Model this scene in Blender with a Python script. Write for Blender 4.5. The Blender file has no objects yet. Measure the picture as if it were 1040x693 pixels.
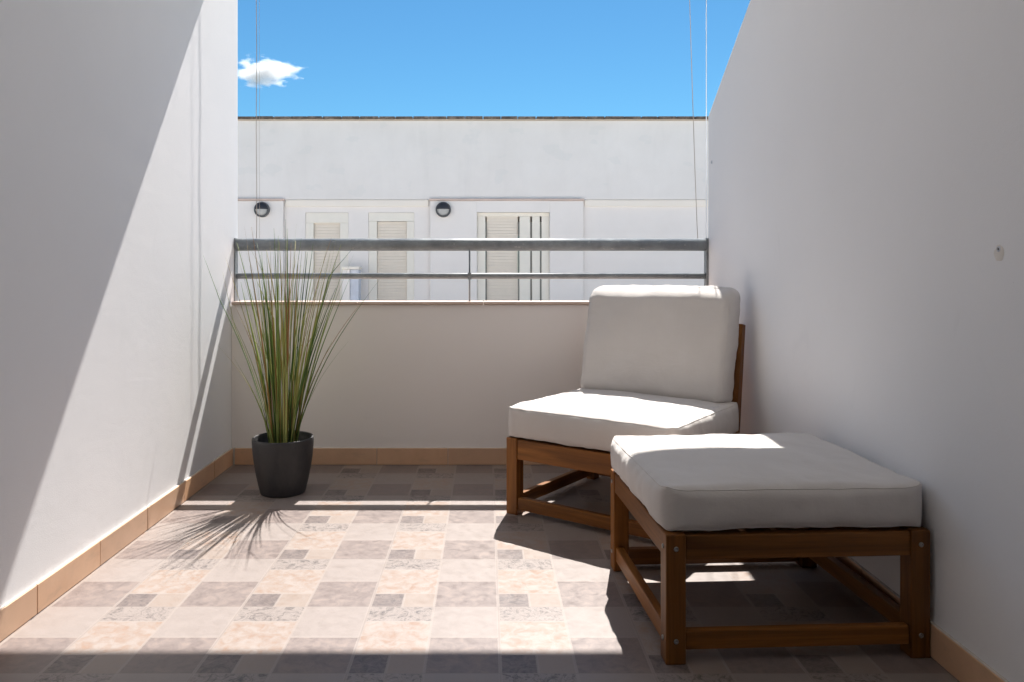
import bpy, bmesh, math, random
from mathutils import Vector, Matrix, noise

random.seed(7)
H = 0.92                       # eye height above the terrace floor (m)
S = bpy.context.scene
COL = S.collection
PI = math.pi

# ------------------------------------------------------------------ camera
cam_d = bpy.data.cameras.new("camera")
cam = bpy.data.objects.new("camera", cam_d)
COL.objects.link(cam)
cam.location = (0, 0, H)
cam.rotation_euler = (PI / 2, 0, 0)
cam_d.sensor_width = 36
cam_d.lens = 785 / 1040 * 36
cam_d.shift_x = 26 / 1040
cam_d.shift_y = -70.5 / 1040
cam_d.clip_start = 0.02
cam_d.clip_end = 6000
S.camera = cam

# ------------------------------------------------------------------ sky, sun, exposure
SUN_TO = Vector((0.155, 0.695, 1.0)).normalized()
SUN_EL = math.asin(SUN_TO.z)
SUN_AZ = math.atan2(SUN_TO.x, SUN_TO.y)
world = bpy.data.worlds.new("World")
S.world = world
world.use_nodes = True
wn = world.node_tree
bg = wn.nodes["Background"]
sky = wn.nodes.new("ShaderNodeTexSky")
sky.sky_type = 'NISHITA'
sky.sun_disc = False
sky.sun_elevation = SUN_EL
sky.sun_rotation = SUN_AZ
sky.air_density = 1.0
sky.dust_density = 0.0
sky.ozone_density = 8.0
sky.air_density = 1.1
tint = wn.nodes.new("ShaderNodeMix")
tint.data_type = 'RGBA'
tint.blend_type = 'MULTIPLY'
tint.inputs[0].default_value = 1.0
tint.inputs[7].default_value = (0.60, 0.95, 0.96, 1.0)     # clear, deep southern-summer blue
wn.links.new(sky.outputs[0], tint.inputs[6])
wn.links.new(tint.outputs[2], bg.inputs[0])
bg.inputs[1].default_value = 0.05
sun_d = bpy.data.lights.new("sun", 'SUN')
sun_d.energy = 4.2
sun_d.angle = math.radians(0.55)
sun_d.color = (1.0, 0.96, 0.905)
sun = bpy.data.objects.new("sun", sun_d)
COL.objects.link(sun)
sun.rotation_euler = (-SUN_TO).to_track_quat('-Z', 'Y').to_euler()
sun.location = (2, 6, 9)
S.view_settings.view_transform = 'Standard'
S.view_settings.look = 'None'
S.view_settings.gamma = 1.0
S.view_settings.use_curve_mapping = False
S.view_settings.exposure = 1.3
S.cycles.max_bounces = 12
S.cycles.diffuse_bounces = 8
S.cycles.volume_bounces = 4

# ------------------------------------------------------------------ helpers
def tag(o, label=None, cat=None, group=None, kind=None):
    if label: o["label"] = label
    if cat: o["category"] = cat
    if group: o["group"] = group
    if kind: o["kind"] = kind
    return o

def thing(name, label, cat, loc=(0, 0, 0), rz=0.0, group=None):
    o = bpy.data.objects.new(name, None)
    COL.objects.link(o)
    o.empty_display_size = 0.1
    o.location = loc
    o.rotation_euler = (0, 0, rz)
    o["kind"] = "thing"
    return tag(o, label, cat, group)

def link(name, bm, mat, parent=None, smooth=False):
    bmesh.ops.recalc_face_normals(bm, faces=bm.faces[:])
    me = bpy.data.meshes.new(name)
    bm.to_mesh(me)
    bm.free()
    if smooth:
        me.polygons.foreach_set("use_smooth", [True] * len(me.polygons))
    if mat is not None:
        for m in (mat if isinstance(mat, (list, tuple)) else [mat]):
            me.materials.append(m)
    o = bpy.data.objects.new(name, me)
    COL.objects.link(o)
    if parent is not None:
        o.parent = parent
    return o

def copy_tree(o, parent=None):
    c = o.copy()
    COL.objects.link(c)
    if parent is not None:
        c.parent = parent
    for ch in list(o.children):
        copy_tree(ch, c)
    return c

def box(bm, lo, hi, bevel=0.0, seg=2, M=None):
    t = bmesh.new()
    bmesh.ops.create_cube(t, size=1.0)
    for v in t.verts:
        v.co = Vector([lo[i] + (v.co[i] + 0.5) * (hi[i] - lo[i]) for i in range(3)])
    if bevel > 0:
        bmesh.ops.bevel(t, geom=t.edges[:], offset=bevel, segments=seg, profile=0.5, affect='EDGES')
    if M is not None:
        t.transform(M)
    me = bpy.data.meshes.new("tmp")
    t.to_mesh(me)
    t.free()
    bm.from_mesh(me)
    bpy.data.meshes.remove(me)
    return bm

def tube(bm, pts, r, seg=10, caps=True):
    pts = [Vector(p) for p in pts]
    rings = []
    n = len(pts)
    for i, p in enumerate(pts):
        d = (pts[min(i + 1, n - 1)] - pts[max(i - 1, 0)]).normalized()
        a = d.orthogonal().normalized() if i == 0 else (ref - d * ref.dot(d)).normalized()
        ref = a
        b = d.cross(a)
        rr = r[i] if isinstance(r, (list, tuple)) else r
        rings.append([bm.verts.new(p + (a * math.cos(2 * PI * k / seg) + b * math.sin(2 * PI * k / seg)) * rr)
                      for k in range(seg)])
    for i in range(n - 1):
        for k in range(seg):
            bm.faces.new((rings[i][k], rings[i][(k + 1) % seg], rings[i + 1][(k + 1) % seg], rings[i + 1][k]))
    if caps:
        bm.faces.new(rings[0][::-1])
        bm.faces.new(rings[-1])
    return bm

def lathe(bm, prof, seg=64):
    rings = []
    for r, z in prof:
        if r < 1e-6:
            rings.append([bm.verts.new((0, 0, z))])
        else:
            rings.append([bm.verts.new((r * math.cos(2 * PI * k / seg), r * math.sin(2 * PI * k / seg), z))
                          for k in range(seg)])
    for a, b in zip(rings, rings[1:]):
        for k in range(seg):
            k2 = (k + 1) % seg
            if len(a) == 1 and len(b) == 1:
                continue
            if len(a) == 1:
                bm.faces.new((a[0], b[k], b[k2]))
            elif len(b) == 1:
                bm.faces.new((a[k], a[k2], b[0]))
            else:
                bm.faces.new((a[k], a[k2], b[k2], b[k]))
    return bm

def prism_x(bm, poly_yz, x0, x1):
    a = [bm.verts.new((x0, y, z)) for y, z in poly_yz]
    b = [bm.verts.new((x1, y, z)) for y, z in poly_yz]
    bm.faces.new(a)
    bm.faces.new(b[::-1])
    n = len(a)
    for i in range(n):
        bm.faces.new((a[i], b[i], b[(i + 1) % n], a[(i + 1) % n]))
    return bm

# ------------------------------------------------------------------ materials
class Mat:
    def __init__(s, name, rough=0.6, spec=0.4):
        s.m = bpy.data.materials.new(name)
        s.m.use_nodes = True
        s.t = s.m.node_tree
        s.b = s.t.nodes["Principled BSDF"]
        s.b.inputs["Roughness"].default_value = rough
        s.b.inputs["Specular IOR Level"].default_value = spec
        s.tc = s.n("ShaderNodeTexCoord")
    def n(s, typ, **kw):
        nd = s.t.nodes.new(typ)
        for k, v in kw.items():
            setattr(nd, k, v)
        return nd
    def l(s, a, b):
        s.t.links.new(a, b)
    def put(s, sock, v):
        if hasattr(v, "is_linked"):
            s.l(v, sock)
        else:
            sock.default_value = v
    def math(s, op, a, b=0.0, c=None, clamp=False):
        nd = s.n("ShaderNodeMath", operation=op)
        nd.use_clamp = clamp
        s.put(nd.inputs[0], a)
        s.put(nd.inputs[1], b)
        if c is not None: s.put(nd.inputs[2], c)
        return nd.outputs[0]
    def noise(s, scale, detail=3, rough=0.5, vec=None, dist=0.0):
        nd = s.n("ShaderNodeTexNoise")
        nd.inputs["Scale"].default_value = scale
        nd.inputs["Detail"].default_value = detail
        nd.inputs["Roughness"].default_value = rough
        nd.inputs["Distortion"].default_value = dist
        s.l(vec if vec is not None else s.tc.outputs["Object"], nd.inputs["Vector"])
        return nd.outputs["Fac"]
    def mapping(s, scale, vec=None):
        nd = s.n("ShaderNodeMapping")
        nd.inputs["Scale"].default_value = scale
        s.l(vec if vec is not None else s.tc.outputs["Object"], nd.inputs["Vector"])
        return nd.outputs[0]
    def ramp(s, fac, stops):
        nd = s.n("ShaderNodeValToRGB")
        e = nd.color_ramp.elements
        while len(e) < len(stops): e.new(0.5)
        for q, (p, c) in zip(e, stops):
            q.position = p
            q.color = (*c, 1) if len(c) == 3 else c
        s.l(fac, nd.inputs[0])
        return nd.outputs[0]
    def mix(s, fac, a, b, blend='MIX'):
        nd = s.n("ShaderNodeMix", data_type='RGBA', blend_type=blend)
        s.put(nd.inputs[0], fac)
        for sock, v in ((nd.inputs[6], a), (nd.inputs[7], b)):
            if isinstance(v, tuple) and len(v) == 3: v = (*v, 1)
            s.put(sock, v)
        return nd.outputs[2]
    def color(s, c):
        if isinstance(c, tuple): s.b.inputs["Base Color"].default_value = (*c, 1)
        else: s.l(c, s.b.inputs["Base Color"])
    def bump(s, h, strength=0.3, dist=0.002, chain=None):
        nd = s.n("ShaderNodeBump")
        nd.inputs["Strength"].default_value = strength
        nd.inputs["Distance"].default_value = dist
        s.l(h, nd.inputs["Height"])
        if chain is not None: s.l(chain, nd.inputs["Normal"])
        s.l(nd.outputs[0], s.b.inputs["Normal"])
        return nd.outputs[0]

def plaster(name, c0, c1, bump=0.25):
    m = Mat(name, 0.75, 0.25)
    big = m.noise(1.6, 5, 0.6)
    fine = m.noise(260, 3, 0.6)
    c = m.ramp(big, [(0.3, c0), (0.7, c1)])
    sc = m.noise(1.0, 6, 0.75, m.mapping((5, 5, 2.2)), 0.8)
    scuff = m.math('MULTIPLY', m.ramp(sc, [(0.62, (0, 0, 0)), (0.74, (1, 1, 1))]), 0.10)
    c = m.mix(scuff, c, tuple(x * 0.62 for x in c0))
    sp = m.noise(55, 3, 0.6)
    c = m.mix(m.math('MULTIPLY', m.ramp(sp, [(0.73, (0, 0, 0)), (0.78, (1, 1, 1))]), 0.22), c, tuple(x * 0.55 for x in c0))
    m.color(c)
    trowel = m.noise(1.0, 5, 0.6, m.mapping((5, 5, 11)), 0.6)
    b0 = m.bump(trowel, 0.07, 0.010)
    b1 = m.bump(m.noise(22, 4, 0.6), 0.06, 0.005, b0)
    m.bump(fine, bump, 0.0012, b1)
    return m.m

WALL = plaster("white_plaster", (0.825, 0.82, 0.832), (0.85, 0.845, 0.857))
FACADE = plaster("facade_plaster", (0.77, 0.715, 0.665), (0.81, 0.755, 0.705))
def facade_wall():
    m = Mat("weathered_facade", 0.8, 0.2)
    big = m.noise(1.1, 6, 0.65)
    streak = m.noise(1.5, 4, 0.6, m.mapping((3, 3, 0.5)))
    c = m.ramp(big, [(0.3, (0.725, 0.68, 0.635)), (0.7, (0.79, 0.745, 0.70))])
    c = m.mix(m.math('MULTIPLY', m.math('SUBTRACT', streak, 0.5, clamp=True), 0.55), c, (0.52, 0.49, 0.45))
    pn = m.noise(2.2, 3, 0.5, m.mapping((1, 1, 1.6)))
    patch = m.math('MULTIPLY', m.ramp(pn, [(0.60, (0, 0, 0)), (0.63, (1, 1, 1))]), 0.30)
    c = m.mix(patch, c, (0.66, 0.645, 0.61))
    m.color(c)
    m.bump(m.noise(60, 4, 0.6), 0.2, 0.004)
    return m.m
FACADE_OLD = facade_wall()
CREAM = plaster("cream_plaster", (0.82, 0.745, 0.645), (0.85, 0.775, 0.68))
PARAPET_BOUNCE = plaster("parapet_plaster_bounce", (0.87, 0.825, 0.80), (0.89, 0.845, 0.82))  # wall paint again, lightened and warmed to stand for bounced floor light

def simple(name, c, rough=0.5, spec=0.4, metal=0.0, var=0.12, scale=8):
    m = Mat(name, rough, spec)
    m.b.inputs["Metallic"].default_value = metal
    n = m.noise(scale, 4, 0.6)
    m.color(m.ramp(n, [(0.25, tuple(x * (1 - var) for x in c)), (0.75, tuple(min(1, x * (1 + var)) for x in c))]))
    m.bump(m.noise(scale * 14, 2), 0.08, 0.001)
    return m.m

SHUTTER = simple("beige_shutter", (0.74, 0.665, 0.57), 0.55, var=0.03)
FRAME = simple("cream_frame", (0.79, 0.735, 0.64), 0.5, var=0.03)
DARKSLOT = simple("dark_slot", (0.17, 0.165, 0.14), 0.6)
LAMPDARK = simple("black_lamp_metal", (0.035, 0.035, 0.04), 0.4)
LAMPGLASS = simple("frosted_lamp_glass", (0.42, 0.41, 0.39), 0.3)
CORD = simple("beige_cord", (0.50, 0.42, 0.36), 0.8)
WCORD = simple("white_cord", (0.80, 0.80, 0.80), 0.6)
COPING = simple("terracotta_coping", (0.60, 0.46, 0.385), 0.55, scale=5)
BOLT = simple("steel_bolt", (0.30, 0.29, 0.28), 0.35, metal=1.0)
GAP = simple("dark_joint", (0.05, 0.045, 0.04), 0.9)
SOIL = simple("dark_soil", (0.03, 0.022, 0.016), 0.95, scale=60, var=0.5)
BLUEGREY = simple("blue_grey_tone", (0.58, 0.60, 0.66), 0.7)
ASPHALT = simple("pale_concrete_street", (0.36, 0.34, 0.31), 0.9, scale=30)
PAVING = simple("pale_paving", (0.70, 0.66, 0.60), 0.8, var=0.06, scale=4)

def galvanised():
    m = Mat("galvanised_steel", 0.42, 0.5)
    m.b.inputs["Metallic"].default_value = 0.12
    n = m.noise(14, 5, 0.65)
    sp = m.noise(70, 3, 0.7, m.mapping((0.25, 1, 1)))
    c = m.ramp(n, [(0.25, (0.16, 0.175, 0.185)), (0.7, (0.30, 0.325, 0.34))])
    c = m.mix(m.math('MULTIPLY', m.math('GREATER_THAN', sp, 0.66), 0.5), c, (0.60, 0.60, 0.58))
    m.color(c)
    m.l(m.ramp(n, [(0.3, (0.35,) * 3), (0.7, (0.6,) * 3)]), m.b.inputs["Roughness"])
    m.bump(sp, 0.12, 0.001)
    return m.m
STEEL = galvanised()

def terracotta_tile():
    m = Mat("terracotta_skirting", 0.42, 0.45)
    n = m.noise(5, 5, 0.6)
    f = m.noise(38, 4, 0.65)
    c = m.ramp(n, [(0.25, (0.67, 0.395, 0.235)), (0.75, (0.80, 0.51, 0.325))])
    c = m.mix(m.math('MULTIPLY', f, 0.35), c, (0.52, 0.34, 0.22))
    geo = m.n("ShaderNodeNewGeometry")
    hsv = m.n("ShaderNodeHueSaturation")
    m.l(c, hsv.inputs["Color"])
    m.l(m.math('ADD', 0.84, m.math('MULTIPLY', geo.outputs["Random Per Island"], 0.26)), hsv.inputs["Value"])
    m.l(m.math('ADD', 0.88, m.math('MULTIPLY', geo.outputs["Random Per Island"], 0.2)), hsv.inputs["Saturation"])
    dirt = m.noise(1.0, 5, 0.7, m.mapping((9, 9, 30)))
    c2 = m.mix(m.math('MULTIPLY', m.ramp(dirt, [(0.55, (0, 0, 0)), (0.75, (1, 1, 1))]), 0.35), hsv.outputs[0], (0.38, 0.27, 0.20))
    m.color(c2)
    m.bump(f, 0.08, 0.002)
    return m.m
SKIRT = terracotta_tile()
GROUT = simple("pale_grout", (0.60, 0.56, 0.52), 0.9, scale=30)

def floor_mat():
    m = Mat("patchwork_floor_tile", 0.38, 0.45)
    P = 0.382 * H
    xyz = m.n("ShaderNodeSeparateXYZ")
    m.l(m.tc.outputs["Object"], xyz.inputs[0])
    u = m.math('FRACT', m.math('DIVIDE', m.math('SUBTRACT', xyz.outputs[0], (-0.156 - 3.82) * H), P))
    v = m.math('FRACT', m.math('DIVIDE', m.math('SUBTRACT', xyz.outputs[1], (2.305 - 7.64) * H), P))
    col2 = m.math('GREATER_THAN', u, 0.5)
    v_hi = m.math('GREATER_THAN', v, 0.5)
    v25 = m.math('GREATER_THAN', v, 0.25)
    v75 = m.math('GREATER_THAN', v, 0.75)
    u75 = m.math('GREATER_THAN', u, 0.75)
    big = m.noise(7, 5, 0.65)
    mid = m.noise(30, 8, 0.72, dist=0.7)
    fine = m.noise(110, 4, 0.7)
    vein = m.noise(26, 8, 0.78, dist=2.2)
    tu = m.math('FLOOR', m.math('DIVIDE', m.math('SUBTRACT', xyz.outputs[0], (-0.156 - 3.82) * H), P / 2))
    tv = m.math('FLOOR', m.math('DIVIDE', m.math('SUBTRACT', xyz.outputs[1], (2.305 - 7.64) * H), P / 4))
    cmb = m.n("ShaderNodeCombineXYZ"); m.l(tu, cmb.inputs[0]); m.l(tv, cmb.inputs[1])
    wn_ = m.n("ShaderNodeTexWhiteNoise"); m.l(cmb.outputs[0], wn_.inputs["Vector"])
    cream = m.ramp(mid, [(0.2, (0.250, 0.212, 0.195)), (0.8, (0.286, 0.243, 0.226))])
    grey = m.ramp(mid, [(0.33, (0.150, 0.118, 0.110)), (0.5, (0.198, 0.159, 0.148)), (0.66, (0.252, 0.196, 0.172))])
    peach = m.ramp(mid, [(0.35, (0.280, 0.185, 0.138)), (0.47, (0.285, 0.222, 0.188)), (0.59, (0.305, 0.259, 0.235))])
    mott = m.ramp(vein, [(0.38, (0.085, 0.075, 0.074)), (0.45, (0.185, 0.155, 0.145)), (0.54, (0.290, 0.248, 0.228)), (0.62, (0.195, 0.165, 0.155))])
    sdark = m.ramp(vein, [(0.38, (0.085, 0.070, 0.070)), (0.5, (0.150, 0.120, 0.113)), (0.62, (0.195, 0.155, 0.143))])
    slight = m.ramp(mid, [(0.3, (0.259, 0.200, 0.167)), (0.7, (0.277, 0.231, 0.206))])
    c1 = m.mix(v_hi, grey, cream)
    small = m.mix(u75, sdark, slight)
    c2 = m.mix(v25, small, m.mix(v75, peach, mott))
    c = m.mix(col2, c1, c2)
    # wear and large tone variation of the print
    c = m.mix(m.math('MULTIPLY', m.math('SUBTRACT', fine, 0.45, clamp=True), 0.5), c, (0.191, 0.155, 0.144))
    c = m.mix(m.math('MULTIPLY', m.math('SUBTRACT', big, 0.5, clamp=True), 0.6), c, (0.270, 0.224, 0.204))
    sp = m.noise(420, 2, 0.5)
    c = m.mix(m.math('MULTIPLY', m.math('GREATER_THAN', sp, 0.66), 0.30), c, (0.114, 0.091, 0.084))
    # joints: true grout round each square tile, faint printed joints inside it
    def near(w, at, half):
        d = m.math('ABSOLUTE', m.math('SUBTRACT', w, at))
        return m.math('LESS_THAN', d, half)
    def edge0(w, half):
        d = m.math('ABSOLUTE', m.math('SUBTRACT', m.math('FRACT', m.math('ADD', w, 0.5)), 0.5))
        return m.math('LESS_THAN', d, half)
    wob = m.math('MULTIPLY', m.math('SUBTRACT', fine, 0.5), 0.012)
    uw = m.math('ADD', u, wob); vw = m.math('ADD', v, wob)
    pj = m.math('MAXIMUM', edge0(uw, 0.010), near(uw, 0.5, 0.012))
    pj = m.math('MAXIMUM', pj, m.math('MULTIPLY', m.math('SUBTRACT', 1.0, col2), near(vw, 0.5, 0.009)))
    in2 = m.math('MAXIMUM', near(vw, 0.25, 0.009), near(vw, 0.75, 0.009))
    in2 = m.math('MAXIMUM', in2, m.math('MULTIPLY', near(uw, 0.75, 0.009), m.math('SUBTRACT', 1.0, v25)))
    pj = m.math('MAXIMUM', pj, m.math('MULTIPLY', col2, in2))
    c = m.mix(m.math('MULTIPLY', pj, 0.75), c, (0.294, 0.250, 0.227))
    gr = m.math('MAXIMUM', near(u, 0.5, 0.0055), edge0(v, 0.0055))
    c = m.mix(m.math('MULTIPLY', gr, 0.8), c, (0.246, 0.206, 0.188))
    m.color(c)
    m.l(m.ramp(mid, [(0.3, (0.34,) * 3), (0.7, (0.5,) * 3)]), m.b.inputs["Roughness"])
    h = m.math('SUBTRACT', m.math('MULTIPLY', mid, 0.5), m.math('ADD', m.math('MULTIPLY', gr, 1.2), m.math('MULTIPLY', pj, 0.35)))
    b1 = m.bump(h, 0.30, 0.0015)
    m.bump(fine, 0.12, 0.0006, b1)
    return m.m
FLOOR = floor_mat()

def wood(axis):
    m = Mat("oiled_wood_" + "xyz"[axis], 0.45, 0.3)
    sc = [26.0, 26.0, 26.0]; sc[axis] = 1.4
    sc2 = [160.0, 160.0, 160.0]; sc2[axis] = 5
    oi = m.n("ShaderNodeObjectInfo")
    off = m.n("ShaderNodeVectorMath", operation='ADD')
    m.l(m.tc.outputs["Object"], off.inputs[0])
    cmb = m.n("ShaderNodeCombineXYZ")
    m.l(m.math('MULTIPLY', oi.outputs["Random"], 7.0), cmb.inputs[0])
    m.l(m.math('MULTIPLY', oi.outputs["Random"], 3.0), cmb.inputs[1])
    m.l(cmb.outputs[0], off.inputs[1])
    g = m.noise(1.0, 5, 0.6, m.mapping(tuple(sc), off.outputs[0]), 0.8)
    f = m.noise(1.0, 3, 0.6, m.mapping(tuple(sc2), off.outputs[0]))
    c = m.ramp(g, [(0.28, (0.105, 0.036, 0.007)), (0.5, (0.195, 0.072, 0.013)), (0.72, (0.30, 0.118, 0.024))])
    c = m.mix(m.math('MULTIPLY', m.math('SUBTRACT', f, 0.45, clamp=True), 1.4), c, (0.065, 0.024, 0.006))
    hsv = m.n("ShaderNodeHueSaturation")
    m.l(c, hsv.inputs["Color"])
    m.l(m.math('ADD', 0.78, m.math('MULTIPLY', oi.outputs["Random"], 0.44)), hsv.inputs["Value"])
    m.color(hsv.outputs[0])
    m.bump(f, 0.18, 0.0008)
    return m.m
WOOD = [wood(0), wood(1), wood(2)]

def fabric():
    m = Mat("light_grey_canvas", 0.9, 0.15)
    m.b.inputs["Sheen Weight"].default_value = 0.15
    big = m.noise(6, 4, 0.55)
    w1 = m.n("ShaderNodeTexWave"); w1.inputs["Scale"].default_value = 260; w1.bands_direction = 'X'
    w2 = m.n("ShaderNodeTexWave"); w2.inputs["Scale"].default_value = 260; w2.bands_direction = 'Y'
    w1.inputs["Distortion"].default_value = 1.5; w2.inputs["Distortion"].default_value = 1.5
    for w in (w1, w2): m.l(m.tc.outputs["Object"], w.inputs["Vector"])
    wv = m.math('MULTIPLY', m.math('ADD', w1.outputs["Fac"], w2.outputs["Fac"]), 0.5)
    sl = m.noise(1.0, 4, 0.7, m.mapping((10, 180, 180)))
    sl2 = m.noise(1.0, 4, 0.7, m.mapping((180, 10, 180)))
    c = m.ramp(big, [(0.3, (0.615, 0.58, 0.555)), (0.7, (0.655, 0.62, 0.595))])
    c = m.mix(m.math('MULTIPLY', m.math('ADD', sl, sl2), 0.22), c, (0.55, 0.515, 0.49))
    m.color(c)
    b1 = m.bump(m.noise(11, 5, 0.6, dist=0.5), 0.22, 0.012)
    b2 = m.bump(m.math('ADD', sl, sl2), 0.25, 0.0012, b1)
    m.bump(wv, 0.10, 0.0005, b2)
    return m.m
FABRIC = fabric()

def pot_mat():
    m = Mat("anthracite_plastic", 0.5, 0.4)
    n = m.noise(30, 4, 0.6)
    c = m.ramp(n, [(0.3, (0.030, 0.030, 0.033)), (0.7, (0.038, 0.038, 0.041))])
    du = m.noise(1.0, 6, 0.75, m.mapping((14, 14, 5)))
    c = m.mix(m.math('MULTIPLY', m.ramp(du, [(0.5, (0, 0, 0)), (0.75, (1, 1, 1))]), 0.10), c, (0.30, 0.27, 0.24))
    m.color(c)
    m.bump(m.noise(300, 2), 0.1, 0.0006)
    return m.m
POT = pot_mat()

def blade_mat():
    m = Mat("grass_blade", 0.45, 0.35)
    geo = m.n("ShaderNodeNewGeometry")
    c = m.ramp(geo.outputs["Random Per Island"],
               [(0.0, (0.05, 0.11, 0.026)), (0.25, (0.12, 0.21, 0.045)), (0.45, (0.27, 0.34, 0.085)),
                (0.65, (0.45, 0.47, 0.16)), (0.82, (0.44, 0.36, 0.13)), (0.93, (0.36, 0.17, 0.06))])
    n = m.noise(1.0, 3, 0.6, m.mapping((40, 40, 6)))
    c = m.mix(m.math('MULTIPLY', n, 0.35), c, (0.07, 0.11, 0.025))
    m.color(c)
    m.b.inputs["Subsurface Weight"].default_value = 0.0
    return m.m
BLADE = blade_mat()

# ------------------------------------------------------------------ measures (in eye heights, then metres)
XL, XR = -1.321 * H, 1.163 * H            # inner faces of the side walls
YP = 4.005 * H                            # inner face of the parapet
YLE, YRE = 4.117 * H, 4.062 * H           # outer ends of the side walls
ZP = 0.826 * H                            # top of the parapet masonry
ZC = 0.8375 * H                           # top of its coping
YR = 4.068 * H                            # railing plane
YB = -0.55 * H                            # house wall behind the camera
ZCAN = 2.951 * H                          # underside of the canopy
SKH = 0.087 * H                           # skirting height
SKT = 0.011                               # skirting thickness
LOW = -3.3                                # street level
FY = 12.0                                 # facade plane of the house opposite

# ------------------------------------------------------------------ ground
bm = bmesh.new()
f = [bm.verts.new(p) for p in ((-900, -900, LOW), (900, -900, LOW), (900, 900, LOW), (-900, 900, LOW))]
bm.faces.new(f)
tag(link("street", bm, ASPHALT), kind="structure")

bm = bmesh.new()
box(bm, (XL, YB, -0.2), (XR, YP, 0.0))
tag(link("terrace_floor", bm, FLOOR), kind="structure")

# ------------------------------------------------------------------ terrace walls
def skirting_run(parent, p0, p1, nrm, pitch, start):
    """tiles of one skirting, along p0->p1, standing proud along nrm"""
    p0 = Vector(p0); p1 = Vector(p1); d = (p1 - p0); L = d.length; d.normalize(); nrm = Vector(nrm)
    bm = bmesh.new()
    s = -start
    while s < L:
        a, b = max(0, s + 0.0012), min(L, s + pitch - 0.0012)
        if b - a > 0.01:
            jit = random.uniform(-0.0006, 0.0006)
            M = Matrix((( d.x, nrm.x, 0, p0.x), (d.y, nrm.y, 0, p0.y), (0, 0, 1, 0), (0, 0, 0, 1)))
            box(bm, (a, 0.001, 0.0015), (b, SKT + jit, SKH + jit), 0.0018, 2, M)
        s += pitch
    o = link("skirting", bm, SKIRT, parent)
    bm = bmesh.new()
    M = Matrix(((d.x, nrm.x, 0, p0.x), (d.y, nrm.y, 0, p0.y), (0, 0, 1, 0), (0, 0, 0, 1)))
    box(bm, (0, 0.0005, 0.001), (L, SKT - 0.003, SKH + 0.0015), 0, 2, M)
    link("grout", bm, GROUT, o)
    return o

lw = thing("terrace_wall", "tall white plaster wall left of the potted grass, crossed by a long diagonal shadow", "wall", (XL, 2, 0))
bm = bmesh.new()
box(bm, (-0.28, YB - 2, LOW), (0, YLE - 2, 3.35 * H), 0.012, 3)
link("wall", bm, WALL, lw)
sk = skirting_run(lw, (0, YP - SKT - 2, 0), (0, YB - 2, 0), (1, 0, 0), 0.338, 0.09)

rw = thing("terrace_wall", "shaded white plaster wall right of the footstool with a sloping top edge", "wall", (XR, 2, 0))
bm = bmesh.new()
zt = 1.815 * H
yf = 2.02 * H
prism_x(bm, [(YB - 2, LOW), (YRE - 2, LOW), (YRE - 2, zt), (yf - 2, zt + 0.595 * (YRE - yf)), (YB - 2, zt + 0.595 * (YRE - yf))], 0, 0.28)
bmesh.ops.bevel(bm, geom=bm.edges[:], offset=0.010, segments=3, profile=0.5, affect='EDGES')
link("wall", bm, WALL, rw)
skirting_run(rw, (0, YP - SKT - 2, 0), (0, YB - 2, 0), (-1, 0, 0), 0.338, 0.20)

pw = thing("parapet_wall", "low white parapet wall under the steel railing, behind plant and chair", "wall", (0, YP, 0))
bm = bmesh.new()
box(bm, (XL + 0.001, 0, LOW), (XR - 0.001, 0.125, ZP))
link("wall", bm, PARAPET_BOUNCE, pw)
skirting_run(pw, (XR - SKT, 0, 0), (XL + SKT, 0, 0), (0, -1, 0), 0.338, 0.11)
bm = bmesh.new()
x = XL + 0.002
while x < XR - 0.01:
    x1 = min(x + 0.60, XR - 0.002)
    box(bm, (x + 0.0008, -0.014, ZP + 0.002), (x1 - 0.0008, 0.14, ZC + 0.006), 0.004, 2)
    x = x1
link("coping", bm, COPING, pw)

hw = thing("house_wall", "white house wall behind the viewer closing the shaded end of the terrace", "wall", (0, YB, 0))
bm = bmesh.new()
box(bm, (XL - 0.28, -0.3, LOW), (-0.95, 0, 3.35 * H))
box(bm, (0.95, -0.3, LOW), (XR + 0.28, 0, 3.35 * H))
box(bm, (-0.95, -0.3, 2.2), (0.95, 0, 3.35 * H))
box(bm, (-0.95, -0.3, LOW), (0.95, 0, -0.001))
link("wall", bm, WALL, hw)
bm = bmesh.new()
for a, b in ((-0.945, -0.89), (-0.03, 0.03), (0.89, 0.945)):
    box(bm, (a, -0.18, 0.0), (b, -0.12, 2.19), 0.004)
box(bm, (-0.89, -0.18, 2.13), (0.89, -0.12, 2.19), 0.004)
dr = link("door", bm, FRAME, hw)
bm = bmesh.new()
box(bm, (-0.89, -0.155, 0.002), (-0.03, -0.145, 2.13))
box(bm, (0.03, -0.155, 0.002), (0.89, -0.145, 2.13))
link("pane", bm, simple("dark_window_glass", (0.03, 0.035, 0.04), 0.06, 0.5, var=0.05), dr)

can = thing("awning", "flat white cloth awning overhead that shades the near end of the terrace", "awning", (0, 0, ZCAN))
bm = bmesh.new()
box(bm, (XL + 0.004, YB + 0.004, 0.02), (XR + 1.2, 4.09 * H - 0.061, 0.024))
cm = Mat("white_awning_cloth", 0.8, 0.2)
cm.color((0.80, 0.79, 0.77))
tr = cm.n("ShaderNodeBsdfTranslucent"); tr.inputs[0].default_value = (0.80, 0.78, 0.75, 1)
mx = cm.n("ShaderNodeMixShader"); mx.inputs[0].default_value = 0.36
cm.l(cm.b.outputs[0], mx.inputs[1]); cm.l(tr.outputs[0], mx.inputs[2])
cm.l(mx.outputs[0], cm.t.nodes["Material Output"].inputs["Surface"])
link("cloth", bm, cm.m, can)
bm = bmesh.new()
box(bm, (XL + 0.01, 4.09 * H - 0.06, -0.0005), (XR + 1.2, 4.09 * H + 0.001, 0.08), 0.01)
link("front_bar", bm, FRAME, can)

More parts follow.
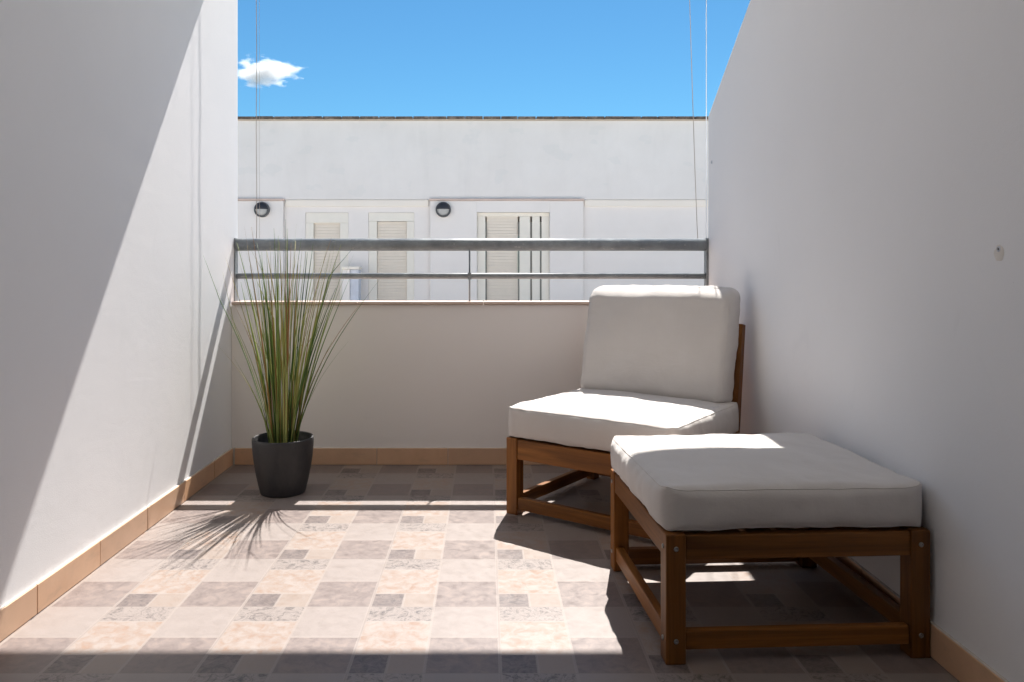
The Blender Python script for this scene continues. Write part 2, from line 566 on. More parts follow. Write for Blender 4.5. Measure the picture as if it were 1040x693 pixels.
# the rest of the row of houses this terrace belongs to
for xa, xb, side in ((-14, XL - 0.285, "left"), (XR + 0.285, 14, "right")):
    nb = thing("row_house", "white house of the same row adjoining the terrace on the %s, out of view" % side, "building", ((xa + xb) / 2, 3.3, LOW))
    w2 = (xb - xa) / 2
    bm = bmesh.new()
    if side == "left":
        box(bm, (-w2, -6, 0), (w2, YLE - 3.3, 3.3 - LOW))
    else:
        box(bm, (-w2, YP - 3.3, 0), (w2, YRE - 3.3, ZP - LOW))
        box(bm, (-w2, -6, 0), (w2, YP - 3.302, -LOW))
        box(bm, (-w2, -6, -LOW + 0.001), (w2, YB - 3.3, 3.3 - LOW))
    link("wall", bm, WALL, nb)

# ------------------------------------------------------------------ railing
rl = thing("railing", "galvanised steel railing with two horizontal rails on the parapet", "railing", (0, YR, ZC))
def zr(py): return H + (276 - py) / 785 * YR
def xr(px): return (px - 494) / 785 * YR
x0, x1 = xr(240.5), xr(716)
ztop0, ztop1 = zr(255), zr(242.5)
bm = bmesh.new()
zc, r = (ztop0 + ztop1) / 2 - ZC, (ztop1 - ztop0) / 2
tube(bm, [(x0, 0, zc), ((x0 + x1) / 2, 0, zc), (x1, 0, zc)], r, 40)
link("top_rail", bm, STEEL, rl, True)
bm = bmesh.new()
za, zb = zr(283.5) - ZC, zr(277.5) - ZC
tube(bm, [(x0, 0, (za + zb) / 2), (x1, 0, (za + zb) / 2)], (zb - za) / 2, 28)
link("lower_rail", bm, STEEL, rl, True)
for xa, xb in ((x0 - 0.014, x0 - 0.001), (x1 + 0.001, x1 + 0.011)):
    bm = bmesh.new()
    box(bm, (xa, -0.022, 0.006), (xb, 0.022, ztop1 - ZC + 0.002), 0.001)
    link("post", bm, STEEL, rl)
bm = bmesh.new()
xb = xr(477)
tube(bm, [(xb, -0.0165, 0.006), (xb, -0.0165, ztop0 - ZC + 0.004)], 0.0042, 10)
bs = link("baluster", bm, STEEL, rl, True)
bm = bmesh.new()
box(bm, (xb - 0.009, -0.019, za - 0.003), (xb + 0.009, -0.012, zb + 0.003), 0.002)
link("clip", bm, STEEL, bs)

# ------------------------------------------------------------------ cords of the blind
def cord(name, label, pts, r, mat, group):
    base = Vector(pts[0])
    bm = bmesh.new()
    tube(bm, [Vector(p) - base for p in pts], r, 8)
    o = link(name, bm, mat, None, True)
    o.location = base
    return tag(o, label, "cord", group)
zt_ = ztop1 + 0.001
yc = YR - 0.004
G = "cords hanging from the canopy to the railing"
for dx in (-1.3,):
    pts = [(xr(262 + dx + 0.25 * math.sin(k * 0.9)), yc, zt_ + (ZCAN - zt_) * k / 16) for k in range(17)]
    cord("blind_cord", "pinkish brown cord hanging straight down through the potted grass tips to the railing", pts, 0.0016, CORD, G)
pts = [(xr(264.3 + 0.2 * math.sin(k * 1.1)), yc - 0.01, zt_ + (ZCAN - zt_) * k / 16) for k in range(17)]
cord("blind_cord", "thin greyish cord close beside the straight pinkish one, above the potted grass", pts, 0.0007, CORD, G)
pts = []
for k in range(25):
    t = k / 24
    z = zt_ + (ZCAN - zt_) * t
    py = 276 - (z - H) * 785 / yc
    px = 708.5 - 8.3 * max(0, (243 - py) / 243) ** 0.85
    pts.append((xr(px), yc, z))
cord("blind_cord", "slanting beige cord that leans left as it rises near the right wall", pts, 0.0016, CORD, G)
WCORD.node_tree.nodes["Principled BSDF"].inputs["Transmission Weight"].default_value = 0.7
pts = [(xr(717.6), YR + 0.004, ztop1 + 0.003), (xr(717.6), YR + 0.004, ZCAN)]
cord("guide_wire", "straight white guide wire at the edge of the right wall", pts, 0.0022, WCORD, G)

# ------------------------------------------------------------------ house opposite
def fx(px, y=FY): return (px - 494) / 785 * y
def fz(py, y=FY): return H + (276 - py) / 785 * y
house = thing("apartment_building", "long flat-roofed white house across the street behind the railing", "building", (0, FY, LOW))
def hp(name, bm, mat, parent=None, smooth=False):
    bm.transform(Matrix.Translation((0, -FY, -LOW)))
    return link(name, bm, mat, parent or house, smooth)
zroof = fz(122.5)
zled = fz(203)
bm = bmesh.new()
box(bm, (-9, FY, zled), (9, FY + 8, zroof), 0.01)
hp("upper_wall", bm, FACADE_OLD)
# openings cut by building the lower storey from piers
opens = [(310, 353.5), (374, 420.5), (484.5, 558)]
bm = bmesh.new()
xs = [-9.0]
zf = -0.35
ztopo = fz(216)
for a, b in opens: xs += [fx(a), fx(b)]
xs.append(9.0)
for i in range(0, len(xs), 2):
    box(bm, (xs[i], FY + 0.022, zf), (xs[i + 1], FY + 8, zled - 0.003))
for a, b in opens:
    box(bm, (fx(a), FY + 0.022, ztopo), (fx(b), FY + 8, zled - 0.003))
hp("lower_wall", bm, FACADE)
bm = bmesh.new()
box(bm, (-9, FY + 0.3, LOW), (9, FY + 8, zf - 0.001))
hp("ground_storey", bm, FACADE)
# cream band beside the panels
for a, b in ((290, 435), (594, 900), (-120, 240)):
    bm = bmesh.new()
    box(bm, (fx(a), FY - 0.004, fz(210)), (fx(b), FY + 0.020, zled - 0.006), 0.003)
    hp("band", bm, CREAM)
# raised wall panels with a terracotta lip
for a, b in ((196, 288.5), (437, 592)):
    bm = bmesh.new()
    inner = [(o0, o1) for o0, o1 in opens if o0 > a and o1 < b]
    za_, zb_ = zf, fz(204.5)
    if inner:
        o0, o1 = inner[0]
        box(bm, (fx(a), FY - 0.045, za_), (fx(o0), FY + 0.018, zb_), 0.006)
        box(bm, (fx(o1), FY - 0.045, za_), (fx(b), FY + 0.018, zb_), 0.006)
        box(bm, (fx(o0) - 0.001, FY - 0.045, ztopo), (fx(o1) + 0.001, FY + 0.018, zb_))
    else:
        box(bm, (fx(a), FY - 0.045, za_), (fx(b), FY + 0.018, zb_), 0.006)
    wp = hp("wall_panel", bm, FACADE)
    bm = bmesh.new()
    box(bm, (fx(a) - 0.01, FY - 0.06, fz(204.3)), (fx(b) + 0.01, FY - 0.001, fz(202.2)), 0.004)
    hp("lip", bm, COPING, wp)
# roof edge: a row of weathered flat tiles
bm = bmesh.new()
x = -9.05
random.seed(3)
while x < 9.05:
    w = random.uniform(0.24, 0.30)
    j = random.uniform(-0.002, 0.002)
    box(bm, (x, FY - 0.07 + random.uniform(-0.004, 0.004), zroof + 0.012 + j * 0.3), (x + w - random.uniform(0.004, 0.02), FY + 0.5, zroof + 0.052 + j), 0.006)
    x += w
def roof_tile():
    m = Mat("weathered_roof_tile", 0.9, 0.2)
    n = m.noise(9, 5, 0.7)
    m.color(m.ramp(n, [(0.3, (0.06, 0.055, 0.05)), (0.5, (0.13, 0.10, 0.08)), (0.68, (0.26, 0.21, 0.17)), (0.8, (0.40, 0.35, 0.30))]))
    m.bump(n, 0.4, 0.02)
    return m.m
rt = hp("roof_edge", bm, roof_tile())
bm = bmesh.new()
box(bm, (-9.03, FY - 0.035, zroof + 0.001), (9.03, FY + 0.5, zroof + 0.014))
hp("mortar", bm, simple("pale_mortar", (0.55, 0.47, 0.38), 0.9), rt)
bm = bmesh.new()
box(bm, (-9, FY + 0.51, zroof + 0.002), (9, FY + 8, zroof + 0.03))
hp("roof_slab", bm, PAVING)

def louvre(bm, x0, x1, z0, z1, y, pitch=0.045, th=0.008):
    z = z0
    while z < z1 - 0.01:
        M = Matrix.Translation(((x0 + x1) / 2, y, z + pitch / 2)) @ Matrix.Rotation(math.radians(-72), 4, 'X')
        box(bm, (-(x1 - x0) / 2, -0.022, -th / 2), ((x1 - x0) / 2, 0.022, th / 2), 0, 2, M)
        z += pitch
    box(bm, (x0, y + 0.02, z0), (x1, y + 0.03, z1))

def shutter_door(name, po, pi_, ptop):
    (o0, o1), (i0, i1) = po, pi_
    bm = bmesh.new()
    yo = FY + 0.03
    zt2 = fz(ptop)
    box(bm, (fx(o0) + 0.002, yo, zf), (fx(i0), yo + 0.07, zt2), 0.004)
    box(bm, (fx(i1), yo, zf), (fx(o1) - 0.002, yo + 0.07, zt2), 0.004)
    box(bm, (fx(o0) + 0.002, yo + 0.002, zt2 + 0.001), (fx(o1) - 0.002, yo + 0.072, ztopo - 0.002), 0.004)
    d = hp(name, bm, FRAME)
    bm = bmesh.new()
    louvre(bm, fx(i0) + 0.003, fx(i1) - 0.003, zf + 0.02, zt2 - 0.001, yo + 0.05)
    hp("louvre", bm, SHUTTER, d)
    return d
shutter_door("shutter", (310, 353.5), (318, 345), 226.5)
shutter_door("shutter", (374, 420.5), (382.5, 413), 225)
# the wide door with dark vertical slots
bm = bmesh.new()
yo = FY + 0.02
segs = [(484.5, 493.0), (527.6, 538.6), (540.4, 548.4), (550, 558)]
for a, b in segs:
    box(bm, (fx(a) + 0.002, yo, zf), (fx(b) - 0.001, yo + 0.06, fz(220)), 0.003)
box(bm, (fx(484.5) + 0.002, yo + 0.003, fz(220) + 0.001), (fx(558) - 0.002, yo + 0.063, ztopo - 0.002), 0.003)
dd = hp("door", bm, FRAME)
bm = bmesh.new()
louvre(bm, fx(494.4), fx(526), zf + 0.02, fz(221), yo + 0.035)
hp("louvre", bm, SHUTTER, dd)
bm = bmesh.new()
for px in (493.7, 526.8, 539.5, 549.2):
    box(bm, (fx(px) - 0.011, yo + 0.006, zf), (fx(px) + 0.011, yo + 0.012, fz(226)))
hp("slot", bm, DARKSLOT, dd)
# low pillar with a beige cap in front of the house
pl = thing("garden_pillar", "low white pillar with beige cap between the two left shutters of the far house", "pillar", (fx(362), FY - 0.25, zf))
bm = bmesh.new()
box(bm, (fx(352) - fx(362), -0.13, 0), (fx(359.5) - fx(362), 0.13, fz(274) - zf), 0.006)
link("pier", bm, FACADE, pl)
bm = bmesh.new()
box(bm, (fx(359.5) - fx(362) + 0.001, -0.10, 0), (fx(368) - fx(362), 0.13, fz(274) - zf), 0.006)
link("shadow_side", bm, BLUEGREY, pl)  # shadow on the pillar's right part, put in as blue-grey colour
bm = bmesh.new()
box(bm, (fx(351.5) - fx(362), -0.15, fz(273.8) - zf), (fx(369) - fx(362), 0.15, fz(271) - zf), 0.006)
link("cap", bm, CREAM, pl)

bm = bmesh.new()
box(bm, (-9, 8.2, zf - 0.25), (9, FY + 0.29, zf))
tag(link("opposite_terrace", bm, PAVING), kind="structure")
bm = bmesh.new()
box(bm, (-9, 8.35, LOW), (9, FY, zf - 0.252))
hp("terrace_base", bm, FACADE)

# wall lamps
def wall_lamp(px, py, label):
    yl = FY - 0.046
    t = thing("wall_lamp", label, "lamp", (fx(px), yl, fz(py)), 0, "round wall lamps on the far house")
    R = 0.118
    M = Matrix.Rotation(PI / 2, 4, 'X')
    bm = bmesh.new()
    lathe(bm, [(R * 0.98, 0), (R, 0.01), (R, 0.055), (R * 0.95, 0.07), (R * 0.82, 0.072), (R * 0.80, 0.05), (0, 0.05)], 48)
    bm.transform(M)
    link("ring", bm, simple("lamp_ring", (0.10, 0.10, 0.10), 0.4), t, True)
    bm = bmesh.new()
    prof = [(R * 0.79 * math.cos(a), 0.051 + 0.05 * math.sin(a)) for a in [i * PI / 2 / 8 for i in range(9)]]
    prof[-1] = (0, prof[-1][1])
    lathe(bm, prof, 48)
    bm.transform(M)
    link("lens", bm, LAMPGLASS, t, True)
    bm = bmesh.new()
    n = 20
    prev = None
    for i in range(n + 1):      # eyelid hood over the upper half
        a = PI * i / n
        ring = []
        for k in range(7):
            b = PI / 2 * k / 6
            ring.append(bm.verts.new((R * 0.90 * math.cos(a) * math.cos(b * 0.98), -0.058 - 0.055 * math.sin(b), max(R * 0.90 * math.sin(a) * math.cos(b * 0.98), 0) + 0.004)))
        if prev:
            for k in range(6):
                bm.faces.new((prev[k], ring[k], ring[k + 1], prev[k + 1]))
        prev = ring
    link("hood", bm, LAMPDARK, t, True)
    return t
wall_lamp(267.5, 213.5, "round black eyelid lamp on the far house above the potted grass")
wall_lamp(450.5, 213.5, "round black eyelid lamp on the far house left of the slotted door")

# ------------------------------------------------------------------ wall plugs on the right wall
def plug(py_y, z, r, label):
    t = thing("wall_plug", label, "wall plug", (XR, py_y, z), 0)
    bm = bmesh.new()
    lathe(bm, [(r * 1.5, 0), (r * 1.35, 0.002), (r, 0.0035), (r * 0.8, 0.0035), (r * 0.75, 0.001), (0, 0.001)], 24)
    bm.transform(Matrix.Rotation(-PI / 2, 4, 'Y'))
    link("rim", bm, BLUEGREY, t, True)
    bm = bmesh.new()
    lathe(bm, [(r * 0.72, 0.0012), (r * 0.6, 0.0022), (0, 0.0022)], 20)
    bm.transform(Matrix.Rotation(-PI / 2, 4, 'Y'))
    link("hole", bm, GAP, t, True)
    return t
plug(3.987 * H, 1.564 * H, 0.006, "small grey plug high on the right wall near its outer edge")
tp = plug(1.752 * H, 1.051 * H, 0.0045, "small drilled hole with a plaster smear on the right wall near the viewer")
bm = bmesh.new()
ring = []
for k in range(22):
    a = 2 * PI * k / 22
    rr = 0.017 * (1 + 0.28 * noise.noise(Vector((math.cos(a) * 1.7, math.sin(a) * 1.7, 4))))
    ring.append((math.cos(a) * rr * 0.9, math.sin(a) * rr * 1.1 - 0.008))
cv = bm.verts.new((-0.0022, 0.0, -0.008))
vs = [bm.verts.new((-0.0004, a, b)) for a, b in ring]
ms = [bm.verts.new((-0.0020, a * 0.7, -0.008 + (b + 0.008) * 0.7)) for a, b in ring]
for k in range(22):
    k2 = (k + 1) % 22
    bm.faces.new((vs[k], vs[k2], ms[k2], ms[k]))
    bm.faces.new((ms[k], ms[k2], cv))
link("smear", bm, simple("plaster_smear", (0.76, 0.72, 0.67), 0.9), tp, True)

# ------------------------------------------------------------------ furniture
def cushion(name, w, d, t, crown, r, parent, seed, wrinkle=0.003, bulge=0.008, mat=None, rc=0.04, pip=0.55, sag=0.0):
    """soft box cushion, base at z=0, centred in x and y"""
    n = 56; nz = 14
    bm = bmesh.new()
    hw_, hd, ht = w / 2, d / 2, t / 2
    def axis(k, half):
        out = []
        for i in range(k + 1):
            s = -1 + 2 * i / k
            out.append(math.sin(s * PI / 2) * 0.55 + s * 0.45)
        return out
    ax, az = axis(n, 1), axis(nz, 1)
    cache = {}
    pos = {}
    def vert(p):
        key = tuple(round(c, 5) for c in p)
        if key in cache: return cache[key]
        P = Vector((p[0] * hw_, p[1] * hd, p[2] * ht))
        # corners of the plan are rounded more than the edges
        q2 = Vector((max(-hw_ + rc, min(hw_ - rc, P.x)), max(-hd + rc, min(hd - rc, P.y)), 0))
        dd_ = Vector((P.x - q2.x, P.y - q2.y, 0))
        if dd_.length > rc:
            dd_ = dd_.normalized() * rc
            P = Vector((q2.x + dd_.x, q2.y + dd_.y, P.z))
        ex = min(hw_ - abs(P.x), 1); ey = min(hd - abs(P.y), 1)
        q = Vector((max(-hw_ + r, min(hw_ - r, P.x)), max(-hd + r, min(hd - r, P.y)), max(-ht + r, min(ht - r, P.z))))
        e = P - q
        if e.length > r: P = q + e.normalized() * r
        u, v = P.x / hw_, P.y / hd
        c = (1 - abs(u) ** 2.6) * (1 - abs(v) ** 2.6)
        zz = P.z / ht
        P.z += crown * max(c, 0) * (0.5 + 0.5 * zz) * (1 if zz > 0 else 0.3)
        s = (1 - zz * zz)
        P.x += bulge * s * u * (1 - abs(v) ** 3) * (abs(u) ** 6)
        P.y += bulge * s * v * (1 - abs(u) ** 3) * (abs(v) ** 6)
        if sag > 0 and v > 0.70 and zz > -0.6:
            P.z -= sag * ((v - 0.70) / 0.30) ** 1.6 * min(1, (zz + 0.6) / 1.4) * (1 + 0.12 * noise.noise(Vector((P.x * 9, 2, seed))))
        nv = Vector((P.x * 7, P.y * 7, P.z * 9 + seed * 5.3))
        k = noise.noise(nv) * wrinkle + noise.noise(nv * 2.7) * wrinkle * 0.45
        edge = max(abs(u), abs(v)) ** 8
        k2 = noise.noise(Vector((P.x * 34, P.y * 34, P.z * 16 + seed))) * wrinkle * 0.7 * edge
        dirn = Vector((u * abs(u) ** 5, v * abs(v) ** 5, zz)).normalized() if (abs(u) + abs(v) + abs(zz)) > 0 else Vector((0, 0, 1))
        P += dirn * (k + k2)
        P.z += ht
        b = bm.verts.new(P)
        cache[key] = b
        pos[key] = P.copy()
        return b
    def sheet(A, B, fn):
        for i in range(len(A) - 1):
            for j in range(len(B) - 1):
                vs_ = [vert(fn(A[i], B[j])), vert(fn(A[i + 1], B[j])), vert(fn(A[i + 1], B[j + 1])), vert(fn(A[i], B[j + 1]))]
                if len(set(vs_)) == 4:
                    try: bm.faces.new(vs_)
                    except ValueError: pass
    for s in (-1.0, 1.0):
        sheet(ax, ax, lambda a, b: (a, b, s))
        sheet(ax, az, lambda a, b: (a, s, b))
        sheet(ax, az, lambda a, b: (s, a, b))
    o = link(name, bm, mat or FABRIC, parent, True)
    # sewn piping round upper and lower edge
    bm = bmesh.new()
    for zz in (1.0, -1.0):
        path = [(a_, -1.0, zz) for a_ in ax] + [(1.0, a_, zz) for a_ in ax] + [(-a_, 1.0, zz) for a_ in ax] + [(-1.0, -a_, zz) for a_ in ax]
        ring = []
        for p in path:
            q = pos[tuple(round(c_, 5) for c_ in p)]
            if not ring or (q - ring[-1]).length > 0.003: ring.append(q.copy())
        ring.append(ring[0].copy())
        tube(bm, ring, 0.0015, 6, False)
    link("piping", bm, mat or FABRIC, o, True)
    return o

def leg(parent, x, y, s, h, name="leg"):
    bm = bmesh.new()
    box(bm, (x, y, 0.0), (x + s, y + s, h), 0.003, 2)
    return link(name, bm, WOOD[2], parent)

def bar(name, parent, lo, hi, axis, bev=0.003):
    bm = bmesh.new()
    box(bm, lo, hi, bev, 2)
    return link(name, bm, WOOD[axis], parent)

def bolt(parent, p, n, r=0.006):
    bm = bmesh.new()
    lathe(bm, [(r, 0), (r, 0.0015), (r * 0.75, 0.003), (r * 0.4, 0.003), (r * 0.36, 0.0012), (0, 0.0012)], 16)
    M = Matrix.Translation(p) @ Vector((0, 0, 1)).rotation_difference(Vector(n)).to_matrix().to_4x4()
    bm.transform(M)
    return link("bolt", bm, BOLT, parent, True)

# --- footstool
W, D, LG, ZT = 0.694 * H, 0.665 * H, 0.052 * H, 0.331 * H
ot = thing("footstool", "low wooden footstool with grey cushion, half in sun, in front of the chair", "footstool",
           (0.456 * H, 1.962 * H, 0), math.radians(3.0))
RH = 0.066 * H
for x_, y_ in ((0, 0), (W - LG, 0), (0, D - LG), (W - LG, D - LG)):
    leg(ot, x_, y_, LG, ZT)
i_ = 0.003
for y_ in (i_, D - 0.028 - i_):
    bar("rail", ot, (LG + 0.0005, y_, ZT - (RH if y_ < 0.1 else 0.125 * H)), (W - LG - 0.0005, y_ + 0.028, ZT - 0.003), 0)
    bar("stretcher", ot, (LG + 0.0005, y_ + 0.004, (0.034 if y_ < 0.1 else 0.012) * H), (W - LG - 0.0005, y_ + 0.028, (0.082 if y_ < 0.1 else 0.066) * H), 0)
for x_ in (i_, W - 0.028 - i_):
    bar("rail", ot, (x_, LG + 0.0005, ZT - RH), (x_ + 0.028, D - LG - 0.0005, ZT - 0.003), 1)
    bar("stretcher", ot, (x_ + 0.004, LG + 0.0005, 0.034 * H), (x_ + 0.028, D - LG - 0.0005, 0.082 * H), 1)
ns = 7
for k in range(ns):
    w_ = (W - 0.08) / ns
    bar("slat", ot, (0.04 + k * w_ + 0.008, 0.0335, ZT - 0.024), (0.04 + (k + 1) * w_ - 0.008, D - 0.0335, ZT - 0.006), 1)
for x_ in (LG * 0.5, W - LG * 0.5):
    for z_ in (ZT - RH * 0.55, 0.06 * H):
        bolt(ot, (x_, 0, z_), (0, -1, 0))
for y_ in (LG * 0.5, D - LG * 0.5):
    for z_ in (ZT - RH * 0.55, 0.06 * H):
        bolt(ot, (0, y_, z_), (-1, 0, 0))
c = cushion("cushion", W + 0.008, D - 0.004, 0.114 * H, 0.016, 0.026, ot, 1, 0.0055, 0.009, None, 0.058)
c.location = (W / 2 - 0.001, D / 2 + 0.002, ZT + 0.002)

# --- chair
CW, CD = 0.735 * H, 0.72 * H
ang = math.radians(-36.9)
ch = thing("lounge_chair", "armless wooden lounge chair with thick grey cushions in the back corner", "chair",
           (0.082 * H, 3.20 * H, 0), ang)
ZS = 0.315 * H
RH = 0.086 * H
for x_ in (0, CW - LG):
    leg(ch, x_, 0, LG, ZS)
for x_ in (0, CW - LG):           # rear leg and reclined back post as one piece
    bm = bmesh.new()
    tl = math.tan(math.radians(10.0))
    zb_ = ZS - 0.02
    zt2 = 0.765 * H
    prism_x(bm, [(CD - LG, 0), (CD, 0), (CD, zb_), (CD + (zt2 - zb_) * tl, zt2), (CD + (zt2 - zb_) * tl - LG * 0.8, zt2 + 0.006), (CD - LG, zb_)], x_, x_ + LG * 0.8)
    bmesh.ops.bevel(bm, geom=bm.edges[:], offset=0.003, segments=2, profile=0.5, affect='EDGES')
    link("back_post", bm, WOOD[2], ch)
bar("rail", ch, (LG + 0.0005, 0.003, ZS - RH), (CW - LG - 0.0005, 0.030, ZS - 0.004), 0)
bar("rail", ch, (LG + 0.0005, CD - 0.031, ZS - RH), (CW - LG - 0.0005, CD - 0.003, ZS - 0.004), 0)
bar("stretcher", ch, (LG + 0.0005, 0.006, 0.022 * H), (CW - LG - 0.0005, 0.032, 0.072 * H), 0)
bar("stretcher", ch, (LG + 0.0005, CD - 0.031, 0.022 * H), (CW - LG - 0.0005, CD - 0.006, 0.072 * H), 0)
for x_ in (0.003, CW - 0.031):
    bar("rail", ch, (x_, LG + 0.0005, ZS - RH), (x_ + 0.028, CD - LG - 0.0005, ZS - 0.004), 1)
    bar("stretcher", ch, (x_ + 0.003, LG + 0.0005, 0.022 * H), (x_ + 0.026, CD - LG - 0.0005, 0.072 * H), 1)
for k in range(7):
    w_ = (CW - 0.08) / 7
    bar("slat", ch, (0.04 + k * w_ + 0.008, 0.0335, ZS - 0.026), (0.04 + (k + 1) * w_ - 0.008, CD - 0.0335, ZS - 0.008), 1)
for k in range(5):                # back slats between the posts
    z_ = ZS + 0.075 + k * 0.074
    bm = bmesh.new()
    box(bm, (LG * 0.8 + 0.0005, -0.009, -0.026), (CW - LG - 0.0005, 0.009, 0.026), 0.003)
    bm.transform(Matrix.Translation((0, CD - LG * 0.45 + (z_ - zb_) * tl, z_)) @ Matrix.Rotation(-math.radians(10.0), 4, 'X'))
    link("back_slat", bm, WOOD[0], ch)
for z_ in (ZS - RH * 0.5, 0.047 * H):
    bolt(ch, (0, LG * 0.5, z_), (-1, 0, 0))
c = cushion("seat_cushion", CW + 0.012, 0.70 * H, 0.126 * H, 0.018, 0.020, ch, 2, 0.005, 0.010, None, 0.045)
c.location = (CW / 2, 0.70 * H / 2 - 0.004, ZS + 0.002)
c = cushion("back_cushion", 0.700 * H, 0.52 * H, 0.140 * H, 0.016, 0.036, ch, 5, 0.005, 0.006, None, 0.036, 0.8, 0.058)
c.rotation_euler = (PI / 2 - math.radians(13.0), 0, 0)
c.location = (0.358 * H - 0.002, 0.572 * H + 0.140 * H + 0.050 * H, 0.430 * H + 0.255 * H - 0.018)

# ------------------------------------------------------------------ potted grass
pp = thing("potted_grass", "tall wispy green grass in a dark grey round pot in the left corner", "potted plant", (-0.922 * H, 3.505 * H, 0))
hp_ = 0.252 * H
rt_, rb_ = 0.1365 * H, 0.101 * H
bm = bmesh.new()
prof = [(0, 0.0)]
prof += [(rb_ - 0.008, 0.0), (rb_ - 0.002, 0.003), (rb_, 0.009)]
for k in range(1, 13):
    t_ = k / 12
    prof.append((rb_ + (rt_ - rb_) * (1 - (1 - t_) ** 1.7), 0.009 + (hp_ - 0.016) * t_))
prof += [(rt_ - 0.001, hp_ - 0.002), (rt_ - 0.004, hp_), (rt_ - 0.008, hp_ - 0.001), (rt_ - 0.010, hp_ - 0.006), (rt_ - 0.013, hp_ - 0.06), (0, hp_ - 0.06)]
lathe(bm, prof, 72)
link("pot", bm, POT, pp, True)
bm = bmesh.new()
lathe(bm, [(rt_ - 0.0145, hp_ - 0.042), (rt_ * 0.6, hp_ - 0.034), (0.0, hp_ - 0.030)], 40)
for v in bm.verts: v.co.z += random.uniform(-0.003, 0.003)
link("soil", bm, SOIL, pp, False)

bm = bmesh.new()
random.seed(21)
def blade(p0, az, lean, L, w, curl, bend_side=0.0, seg=11, kink=None):
    pts = []
    p = Vector(p0)
    th = lean * 0.55
    a = az
    for i in range(seg + 1):
        t_ = i / seg
        pts.append(p.copy())
        th_i = th + lean * 0.45 * min(1, t_ * 1.6) + curl * t_ ** 1.8
        if kink and t_ > kink[0]: th_i += kink[1]
        a_i = a + bend_side * t_
        d = Vector((math.sin(th_i) * math.cos(a_i), math.sin(th_i) * math.sin(a_i), math.cos(th_i)))
        p = p + d * (L / seg)
    tw = random.uniform(0, PI)
    tws = random.uniform(-1.6, 1.6)
    prev = None
    for i, q in enumerate(pts):
        t_ = i / seg
        d = (pts[min(i + 1, seg)] - pts[max(i - 1, 0)]).normalized()
        s = d.orthogonal().normalized()
        s = Matrix.Rotation(tw + tws * t_, 3, d) @ s
        n_ = d.cross(s)
        ww = w * (1 - 0.88 * t_ ** 2.6) * 0.5
        trio = [bm.verts.new(q - s * ww), bm.verts.new(q + n_ * ww * 0.35), bm.verts.new(q + s * ww), bm.verts.new(q - n_ * ww * 0.12)]
        if prev:
            for k in range(4):
                bm.faces.new((prev[k], prev[(k + 1) % 4], trio[(k + 1) % 4], trio[k]))
        prev = trio
    bm.faces.new(prev)
zs = hp_ - 0.036
for i in range(115):
    az = random.uniform(0, 2 * PI)
    rr = 0.062 * H * math.sqrt(random.random())
    lean = random.triangular(0.0, 0.50, 0.10) * (0.35 + 0.65 * rr / (0.058 * H))
    L = random.triangular(0.56, 1.04, 0.92) * H
    if random.random() < 0.22: L *= random.uniform(0.55, 0.85)
    blade((rr * math.cos(az), rr * math.sin(az), zs), az + random.uniform(-0.5, 0.5), lean * 1.05, L,
          random.uniform(0.0050, 0.0098), random.uniform(-0.05, 0.16), random.uniform(-0.4, 0.4), 11,
          (random.uniform(0.45, 0.85), random.uniform(0.15, 0.55)) if random.random() < 0.12 else None)
# the stray outer blades of the photograph
for az, lean, L, curl, kink in ((0.05, 0.50, 0.82, 0.18, None), (PI + 0.1, 0.40, 0.86, 0.08, (0.7, -0.12)), (PI - 0.25, 0.46, 0.78, -0.04, (0.62, -0.2)),
                                (PI + 0.3, 0.42, 0.42, 0.1, None), (PI - 0.1, 0.50, 0.50, 0.3, None), (0.2, 0.46, 0.50, 0.30, None),
                                (-0.15, 0.42, 0.68, 0.3, None), (PI - 0.6, 0.40, 0.66, 0.25, None), (-0.6, 0.34, 0.70, 0.2, None)):
    blade((0.045 * math.cos(az), 0.045 * math.sin(az), zs), az, lean, L * H * 1.06, 0.0056, curl, 0.1, 13, kink)
link("foliage", bm, BLADE, pp, True)

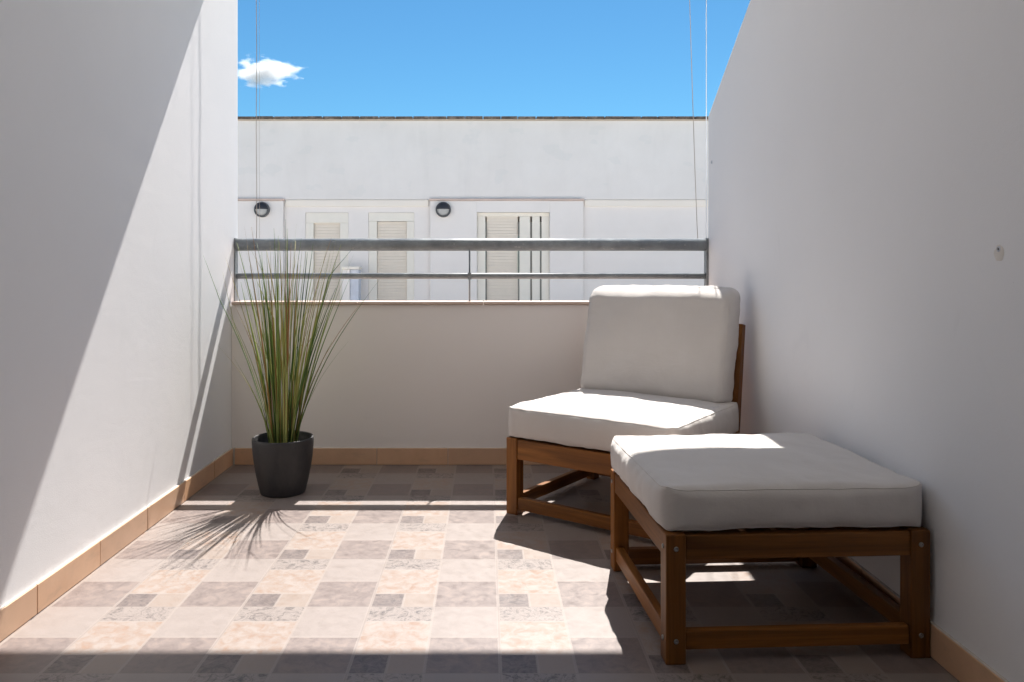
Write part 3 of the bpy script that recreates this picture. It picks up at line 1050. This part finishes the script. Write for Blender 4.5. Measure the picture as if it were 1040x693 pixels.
# ------------------------------------------------------------------ clouds
def cloud_mat(name, dens, scale, thr):
    m = bpy.data.materials.new(name)
    m.use_nodes = True
    t = m.node_tree
    t.nodes.clear()
    out = t.nodes.new("ShaderNodeOutputMaterial")
    pv = t.nodes.new("ShaderNodeVolumePrincipled")
    pv.inputs["Color"].default_value = (1, 1, 1, 1)
    pv.inputs["Anisotropy"].default_value = 0.3
    tc = t.nodes.new("ShaderNodeTexCoord")
    nz = t.nodes.new("ShaderNodeTexNoise")
    nz.inputs["Scale"].default_value = scale
    nz.inputs["Detail"].default_value = 6
    nz.inputs["Roughness"].default_value = 0.6
    ln = t.nodes.new("ShaderNodeVectorMath"); ln.operation = 'LENGTH'
    t.links.new(tc.outputs["Object"], ln.inputs[0])
    t.links.new(tc.outputs["Object"], nz.inputs["Vector"])
    a = t.nodes.new("ShaderNodeMath"); a.operation = 'SUBTRACT'; a.inputs[0].default_value = 1.0
    t.links.new(ln.outputs["Value"], a.inputs[1])
    b = t.nodes.new("ShaderNodeMath"); b.operation = 'MULTIPLY_ADD'
    t.links.new(nz.outputs["Fac"], b.inputs[0]); b.inputs[1].default_value = 2.2
    t.links.new(a.outputs[0], b.inputs[2])
    cc = t.nodes.new("ShaderNodeMath"); cc.operation = 'SUBTRACT'; cc.use_clamp = True
    t.links.new(b.outputs[0], cc.inputs[0]); cc.inputs[1].default_value = thr
    d = t.nodes.new("ShaderNodeMath"); d.operation = 'MULTIPLY'; d.inputs[1].default_value = dens
    t.links.new(cc.outputs[0], d.inputs[0])
    t.links.new(d.outputs[0], pv.inputs["Density"])
    t.links.new(pv.outputs[0], out.inputs["Volume"])
    return m
def cloud(px, py, wpx, hpx, dist, label, mat):
    bm = bmesh.new()
    bmesh.ops.create_icosphere(bm, subdivisions=3, radius=1.0)
    o = link("cloud", bm, mat)
    o.location = ((px - 494) / 785 * dist, dist, H + (276 - py) / 785 * dist)
    o.scale = (wpx / 785 * dist / 2, wpx / 785 * dist / 3.2, hpx / 785 * dist / 2)
    return tag(o, label, "cloud", None, "thing")
cloud(268, 73, 96, 37, 1500, "small white fair-weather cloud in the blue sky beside the left wall", cloud_mat("cloud_volume", 0.25, 2.4, 1.50))
